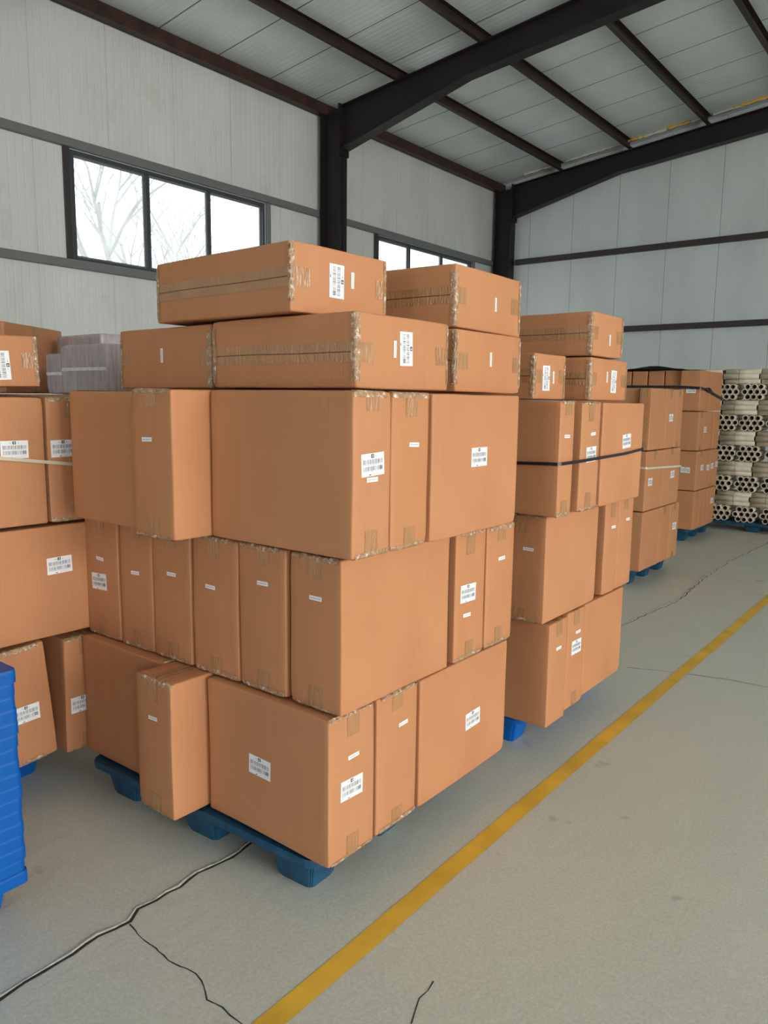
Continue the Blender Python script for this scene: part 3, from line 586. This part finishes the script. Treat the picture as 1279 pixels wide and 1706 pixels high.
def carton(i, spec):
    o, c, size, yaw, roll, label, group, det, st = spec
    h = [a/2-.0015 for a in size]
    base = empty('cardboard_carton', (c[0], c[1], c[2]-size[2]/2))
    base.rotation_euler = (R(roll), 0, R(yaw))
    tag(base, label, 'box', group)
    l, s, t = {'X': (0, 2, 1), 'Y': (1, 2, 0), 'FX': (0, 1, 2), 'FY': (1, 0, 2)}[o]
    f0 = hull(h, .007, i*7+1, .0045 if det else .002)
    up_ = Vector((0, 0, size[2]/2))
    f = lambda p, lift=0.0: f0(p, lift)+up_
    bm = bmesh.new(); carton_body(bm, h, f, {0: 2, 1: 5, 2: 8, 3: 7}[det])
    body = link('carton_body', bm, 'card', base, True)
    rn = random.Random(i*13+5)
    if det:
        for sg in (-1, 1):
            tab = rn.uniform(.055, .085)
            if o[0] != 'F' and sg < 0 and det == 1 and i % 3: continue
            hs, hl = h[s]*sg, h[l]
            z_ = lambda k: hs-sg*k
            path = [(-hl, z_(k)) for k in lp(tab, .008, 4)]+[(-hl, z_(.003)), (-hl, hs), (-hl+.003, hs)]+[(x, hs) for x in lp(-hl+.008, hl-.008, 22)]+[(hl-.003, hs), (hl, hs), (hl, z_(.003))]+[(hl, z_(k)) for k in lp(.008, tab, 4)]
            strip(f, h, l, s, t, path, rn.uniform(-.006, .006), .058, 6, 'packing_tape', 'tape', base, .0009, True, i*5+sg)
        if det == 2:
            for a in (-1, 1):
                for b in (-1, 1):
                    hl, hs = a*h[l], b*h[s]; e1, e2 = rn.uniform(.011, .022), rn.uniform(.009, .020)
                    path = [(hl-a*k, hs) for k in (e1, e1*.66, e1*.33, .004)]+[(hl, hs)]+[(hl, hs-b*k) for k in (.004, e2*.33, e2*.66, e2)]
                    ctr = rn.uniform(-.02, .02)
                    strip(f, h, l, s, t, path, ctr, h[t]*2*rn.uniform(.8, .98), 22, 'corner_tape', 'crumple', base, .0010, False, i*9+a*2+b)
    if det == 3:
        h2 = [a+.004 for a in h]; ff = hull(h2, .012, i+3, .02); g2 = lambda p, lift=0.0: ff(p, lift)+up_
        bm = bmesh.new(); carton_body(bm, h2, g2, 9); link('stretch_film', bm, 'film', base, True)
        strip(g2, h2, l, s, t, [(x, -h2[s]) for x in lp(-h2[l]+.01, h2[l]-.004, 26)], 0, .016, 3, 'shiny_tape', 'shine', base, .0015, False, i)
    for k, (face, kind, u, v, rot) in enumerate(st):
        me = LM if kind == 'b' else SM; nm = 'shipping_label' if kind == 'b' else 'strip_label'
        # most raised point under the sticker
        if face == 'Y':
            d = max(-f0((u+a, -h[1], v+b)).y for a in (-.05*(not rot and kind == 'b')-.02, 0, .02+.05*(not rot and kind == 'b')) for b in (-.03, 0, .03)) if True else 0
            loc = Vector((u, -d-.0006, v))+up_; rot_ = (0, R(90) if rot else R(rn.uniform(-3, 3)), 0)
        else:
            d = max(f0((h[0], u+a, v+b)).x for a in (-.04, 0, .04) for b in (-.03, 0, .03))
            loc = Vector((d+.0006, u, v))+up_; rot_ = (0, R(90)+R(rn.uniform(-2, 2)) if rot else R(rn.uniform(-3, 3)), R(90))
        q = inst(nm, me, base, loc, rot_)
        if kind == 's' : q['label'] = 'thin white strip label'
        else: q['label'] = 'white barcode label with a black numeral badge'
    return base
for i, spec in enumerate(BOXES): carton(i, spec)

# ================================================================ PALLETS
def pallet_meshes(lx, ly, deck_t=.145, skirt=.030, rr0=.05, solid=False, out=.004):
    """nestable nine-leg plastic pallet, local origin at floor centre; deck as a grid plate with slots and leg openings"""
    nx, ny = int(round(lx/.05)), int(round(ly/.05)); fx = [-lx/2+.14, 0, lx/2-.14]; fy = [-ly/2+.12, 0, ly/2-.12]
    if lx < .7: fx = [-lx/2+.11, 0, lx/2-.11]
    tw, td = (.105, .085) if lx > .7 else (.06, .085)
    bm = bmesh.new(); xs = []; ys = []
    for i in range(nx): xs += [-lx/2+lx*i/nx, -lx/2+lx*(i+.35)/nx]
    xs.append(lx/2)
    for j in range(ny): ys += [-ly/2+ly*j/ny, -ly/2+ly*(j+.35)/ny]
    ys.append(ly/2)
    vv = {}
    def V(i, j):
        if (i, j) not in vv:
            x, y = xs[i], ys[j]; rr = rr0
            ax, ay = abs(x)-(lx/2-rr), abs(y)-(ly/2-rr)
            if ax > 0 and ay > 0:
                m_ = max(ax, ay)/math.hypot(ax, ay); x = math.copysign(lx/2-rr+ax*m_, x); y = math.copysign(ly/2-rr+ay*m_, y)
            vv[i, j] = bm.verts.new((x, y, deck_t))
        return vv[i, j]
    for i in range(len(xs)-1):
        for j in range(len(ys)-1):
            cx, cy = (xs[i]+xs[i+1])/2, (ys[j]+ys[j+1])/2
            edge = i < 2 or j < 2 or i > len(xs)-4 or j > len(ys)-4
            slot = i % 2 == 1 and j % 2 == 1 and not edge
            if slot and not solid: continue
            bm.faces.new((V(i, j), V(i+1, j), V(i+1, j+1), V(i, j+1)))
    bm.normal_update()
    r = bmesh.ops.solidify(bm, geom=bm.faces[:], thickness=.014)
    # skirt around the rim
    rim = []
    rr = rr0
    for cx, cy, a0 in ((lx/2-rr, ly/2-rr, 0), (-lx/2+rr, ly/2-rr, 90), (-lx/2+rr, -ly/2+rr, 180), (lx/2-rr, -ly/2+rr, 270)):
        for k in range(7):
            a = R(a0+15*k); rim.append((cx+rr*math.cos(a), cy+rr*math.sin(a), math.cos(a), math.sin(a)))
    rows = [(0.0, deck_t+.002), (out, deck_t-.006), (.002, deck_t-skirt+.004), (-.006, deck_t-skirt), (-.008, deck_t-.004)]
    g = [[bm.verts.new((x+nx_*o_, y+ny_*o_, z)) for o_, z in rows] for x, y, nx_, ny_ in rim]
    for a, b in zip(g, g[1:]+g[:1]):
        for k in range(len(rows)-1): bm.faces.new((a[k], b[k], b[k+1], a[k+1]))
        bm.faces.new((a[-1], b[-1], b[0], a[0]))
    bmesh.ops.recalc_face_normals(bm, faces=bm.faces)
    deck = bpy.data.meshes.new('deck'); bm.to_mesh(deck); bm.free()
    # leg: tapered cup with fluted sides
    bm = bmesh.new(); rings = []
    for z, k in ((deck_t-.016, 1.0), (.05, .84), (.012, .76), (0, .70)):
        ring = []
        for q in range(48):
            a = 2*math.pi*q/48; c_, s_ = math.cos(a), math.sin(a); e = .28
            x = math.copysign(abs(c_)**e, c_)*tw*k; y = math.copysign(abs(s_)**e, s_)*td*k
            fl = 1-(.035 if q % 12 in (5, 7) else .07 if q % 12 == 6 and 0 else 0)
            ring.append(bm.verts.new((x*fl, y*fl, z)))
        rings.append(ring)
    for a, b in zip(rings, rings[1:]):
        for q in range(48): bm.faces.new((a[q], b[q], b[(q+1) % 48], a[(q+1) % 48]))
    bm.faces.new(rings[-1][::-1])
    bmesh.ops.recalc_face_normals(bm, faces=bm.faces)
    leg = bpy.data.meshes.new('leg'); bm.to_mesh(leg); bm.free()
    return deck, leg, fx, fy
def pallet(md, x, y, z, rz, mat, label, group, legs=None):
    deck, leg, fx, fy = md
    t = empty('plastic_pallet', (x, y, z), rz); tag(t, label, 'pallet', group)
    if not deck.materials: deck.materials.append(M[mat]); leg.materials.append(M[mat])
    for nm, me, loc in [('deck', deck, (0, 0, 0))]+[('leg', leg, (a, b, 0)) for a in fx for b in fy if legs is None or legs(a, b)]:
        q = inst(nm, me, t, loc)
        if me.materials[0] != M[mat]: q.material_slots[0].link = 'OBJECT'; q.material_slots[0].material = M[mat]
    return t
P1 = pallet_meshes(1.2, 1.0); PG = 'plastic pallets under the cartons'
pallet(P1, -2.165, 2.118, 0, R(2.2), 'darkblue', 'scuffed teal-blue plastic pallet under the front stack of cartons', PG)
pallet(P1, -2.175, 3.55, 0, 0, 'blue', 'bright blue plastic pallet under the second stack of cartons along the aisle', PG)
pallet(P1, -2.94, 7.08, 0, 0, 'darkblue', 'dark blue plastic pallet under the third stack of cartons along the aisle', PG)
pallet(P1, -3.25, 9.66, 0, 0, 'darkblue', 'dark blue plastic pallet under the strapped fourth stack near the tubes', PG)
pallet(P1, -3.62, 1.10, 0, 0, 'blue', 'bright blue plastic pallet under the left stack of cartons', PG)
pallet(P1, -4.02, 2.66, 0, 0, 'blue', 'blue plastic pallet of the rear left load, hidden by the left stack', PG)
P2 = pallet_meshes(.60, .80, .14, .0425, .018, True, .0015)
nP = 17
ordw = ['lowest', 'second', 'third', 'fourth', 'fifth', 'sixth', 'seventh', 'eighth', 'ninth', 'tenth', 'eleventh', 'twelfth', 'thirteenth', 'fourteenth', 'fifteenth', 'sixteenth', 'topmost']
rn = random.Random(2)
for k in range(nP):
    lab = 'empty bright blue pallet, %s of the nested stack at the left edge%s' % (ordw[k], ' counted upwards' if 0 < k < nP-1 else '')
    pallet(P2, -2.527+rn.uniform(-.002, .002), .668+rn.uniform(-.003, .003), k*.0405, 0, 'blue', lab, 'nested empty blue pallets', None if k == 0 else (lambda a, b: False))

# ================================================================ STRAPS
def ribbon(name, pts, wdt, mat, label, closed=False, thick=.0012):
    """flat strap standing on edge along a path"""
    bm = bmesh.new(); prev = None; first = None; n = len(pts)
    for i, p in enumerate(pts):
        p = Vector(p); a = Vector(pts[(i-1) % n if closed else max(i-1, 0)]); b = Vector(pts[(i+1) % n if closed else min(i+1, n-1)])
        d = (b-a).normalized(); nrm = d.cross(Vector((0, 0, 1))).normalized(); w_ = nrm.cross(d).normalized()
        cur = [bm.verts.new(p+w_*sw*wdt/2+nrm*sn*thick) for sw, sn in ((-1, 0), (1, 0), (1, 1), (-1, 1))]
        if prev:
            for k in range(4): bm.faces.new((prev[k], cur[k], cur[(k+1) % 4], prev[(k+1) % 4]))
        else: first = cur
        prev = cur
    if closed:
        for k in range(4): bm.faces.new((prev[k], first[k], first[(k+1) % 4], prev[(k+1) % 4]))
    bmesh.ops.recalc_face_normals(bm, faces=bm.faces)
    o = link(name, bm, mat); tag(o, label, 'strap'); return o
ribbon('packing_strap', [(-2.10, 2.893, 1.345), (-1.75, 2.891, 1.345), (-1.55, 2.890, 1.346), (-1.40, 2.890, 1.351), (-1.368, 2.892, 1.351), (-1.3585, 2.905, 1.352), (-1.358, 3.10, 1.353), (-1.358, 3.315, 1.357), (-1.3585, 3.61, 1.362), (-1.3585, 3.84, 1.374), (-1.37, 3.862, 1.374), (-1.75, 3.865, 1.37), (-2.10, 3.865, 1.37), (-2.12, 3.4, 1.36)], .013, 'black', 'black packing strap tied round the second stack of cartons', True)
ribbon('packing_strap', [(-3.50, .91, 1.44), (-3.2, .92, 1.43), (-2.84, .922, 1.42), (-2.827, .935, 1.42), (-2.826, 1.20, 1.395), (-2.826, 1.48, 1.356), (-2.826, 1.745, 1.322), (-2.84, 1.757, 1.32), (-3.2, 1.76, 1.32), (-3.50, 1.76, 1.33)], .013, 'white', 'cream packing strap tied round the left stack of cartons', True)
ribbon('packing_strap', [(-2.90, 6.485, 1.06), (-2.40, 6.494, 1.058), (-2.268, 6.498, 1.056), (-2.258, 6.508, 1.054), (-2.257, 6.9, 1.040), (-2.258, 7.43, 1.020), (-2.28, 7.44, 1.02), (-2.90, 7.45, 1.03)], .018, 'white', 'cream packing strap tied round the third stack of cartons', True)
ribbon('packing_strap', [(-4.05, 9.10, 1.80), (-2.84, 9.04, 1.79), (-2.60, 9.042, 1.778), (-2.586, 9.055, 1.776), (-2.584, 9.31, 1.755), (-2.584, 9.60, 1.71), (-2.586, 9.94, 1.665), (-2.60, 9.955, 1.66), (-4.05, 9.96, 1.7)], .03, 'black', 'black packing strap sagging round the top of the fourth stack', True)
bm = bmesh.new(); tube(bm, [(-2.583, 9.22, 1.77), (-2.572, 9.27, 1.765), (-2.570, 9.33, 1.75), (-2.582, 9.38, 1.742)], [.010, .024, .026, .008], 8)
tag(link('strap_knot', bm, 'black', None, True), 'black knot of the strap on the fourth stack', 'knot')
# dark sheet laid over the fourth stack
bm = bmesh.new(); rn = random.Random(8); g = []
for i in range(9):
    row = []
    for j in range(15):
        x = -4.08+j*(1.30)/14; y = 8.98+i*.09
        row.append(bm.verts.new((x, y, 1.984+.018*noise.noise((x*3, y*3, 1))+.012+(.028 if i < 1 else 0)*math.sin(j*.45)**2)))
    g.append(row)
for i in range(8):
    for j in range(14): bm.faces.new((g[i][j], g[i][j+1], g[i+1][j+1], g[i+1][j]))
bmesh.ops.solidify(bm, geom=bm.faces[:], thickness=.006)
tag(link('cover_sheet', bm, 'sheet', None, True), 'dark sheet lying over the top cartons of the fourth stack', 'sheet')

# ================================================================ PAPER TUBES
def tube_part(L):
    bm = bmesh.new(); n = 22; ro, ri = .0355, .0265; R_ = []
    for y, r in ((-L/2, ri), (-L/2, ro), (L/2, ro), (L/2, ri)):
        R_.append([bm.verts.new((r*math.cos(2*math.pi*k/n), y, r*math.sin(2*math.pi*k/n))) for k in range(n)])
    for q, (a, b) in enumerate(((0, 1), (1, 2), (2, 3), (3, 0))):
        for k in range(n):
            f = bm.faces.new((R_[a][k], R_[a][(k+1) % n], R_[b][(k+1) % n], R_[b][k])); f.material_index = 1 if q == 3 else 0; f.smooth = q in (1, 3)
    bmesh.ops.recalc_face_normals(bm, faces=bm.faces)
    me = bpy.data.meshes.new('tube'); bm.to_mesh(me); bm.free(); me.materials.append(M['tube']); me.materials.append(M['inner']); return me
TM = tube_part(.415)
hexpos = []
for row, cnt in enumerate((3, 4, 3)):
    for k in range(cnt): hexpos.append(((k-(cnt-1)/2)*.072, .0365+row*.0625))
def string_mesh():
    pts = []
    for k in range(25):
        a = 2*math.pi*k/24; c_, s_ = math.cos(a), math.sin(a)
        # hull of the hexagonal bundle
        x = max(-1, min(1, c_*1.35))*.148*(1-.18*abs(s_)**2.5); z = .099+max(-1, min(1, s_*1.25))*.0965
        pts.append((x, 0, z))
    bm = bmesh.new(); tube(bm, pts, .0022, 5, cap=False); me = bpy.data.meshes.new('tie_string'); bm.to_mesh(me); bm.free(); me.materials.append(M['string']); return me
STM = string_mesh()
rn = random.Random(21)
layer = ['bottom', 'second', 'third', 'fourth', 'top']
colw = ['left', 'second', 'third', 'fourth', 'right']
ends_z = [.114+.386*k for k in range(5)]
for tier in range(5):
    # end-on bundles
    for k in range(5):
        t = empty('tube_bundle', (-2.98+k*.312+rn.uniform(-.012, .012), 10.66, ends_z[tier]), rn.uniform(-.01, .01))
        tag(t, 'bundle of paper tubes seen end-on, %s end-on layer, %s from the left' % (layer[tier], colw[k] if k not in (0, 4) else ('first' if k == 0 else 'fifth')), 'tubes', 'end-on tube bundles')
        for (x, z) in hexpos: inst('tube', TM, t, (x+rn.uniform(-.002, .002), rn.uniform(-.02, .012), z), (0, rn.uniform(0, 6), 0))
        inst('tie_string', STM, t, (0, rn.uniform(-.05, .05), 0))
    for k in range(4):
        t = empty('tube_bundle', (-2.95+.0+k*.43+rn.uniform(-.01, .01), 10.60, ends_z[tier]+.1985), R(90)+rn.uniform(-.015, .015))
        tag(t, 'bundle of cream paper tubes lying side-on, %s such layer, %s from the left' % (layer[tier], ['first', 'second', 'third', 'fourth'][k]), 'tubes', 'side-on tube bundles')
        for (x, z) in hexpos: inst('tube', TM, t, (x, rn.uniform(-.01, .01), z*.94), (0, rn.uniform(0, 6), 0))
        inst('tie_string', STM, t, (0, rn.uniform(-.05, .05), 0), (0, 0, rn.uniform(-.1, .1))).scale = (1, 1, .93)
P3 = pallet_meshes(1.8, .7, .112)
pallet(P3, -2.25, 10.74, 0, 0, 'darkblue', 'dark pallet under the stacked paper tubes by the far wall', PG)

# ================================================================ BARE TREES OUTSIDE
def branch(bm, p, d, L, r, depth, rn):
    pts = [p]; q = Vector(p)
    for i in range(4): d = (d+Vector((rn.uniform(-.16, .16), rn.uniform(-.16, .16), rn.uniform(-.04, .12)))).normalized(); q = q+d*L/4; pts.append(q.copy())
    tube(bm, pts, [r*(1-.13*i) for i in range(5)], 5, cap=False)
    if depth:
        for _ in range(rn.choice((2, 3, 3))):
            k = rn.choice((2, 3, 4)); nd = (d+Vector((rn.uniform(-.8, .8), rn.uniform(-.8, .8), rn.uniform(-.1, .6)))).normalized()
            branch(bm, pts[k].copy(), nd, L*rn.uniform(.6, .8), r*.58, depth-1, rn)
for k, (x, y, lab) in enumerate(((-17, 11.6, 'bare tree outside, seen through the first pane of the near window'), (-20, 14.9, 'bare tree outside, seen through the second pane of the near window'), (-23, 19.8, 'bare tree outside, seen through the third pane of the near window'))):
    bm = bmesh.new(); branch(bm, Vector((0, 0, 0)), Vector((0, 0, 1)), 4.0, .15, 5, random.Random(30+k))
    o = link('bare_tree', bm, 'bark', None, True, (x, y, -.17)); tag(o, lab, 'tree', 'bare trees outside the windows')
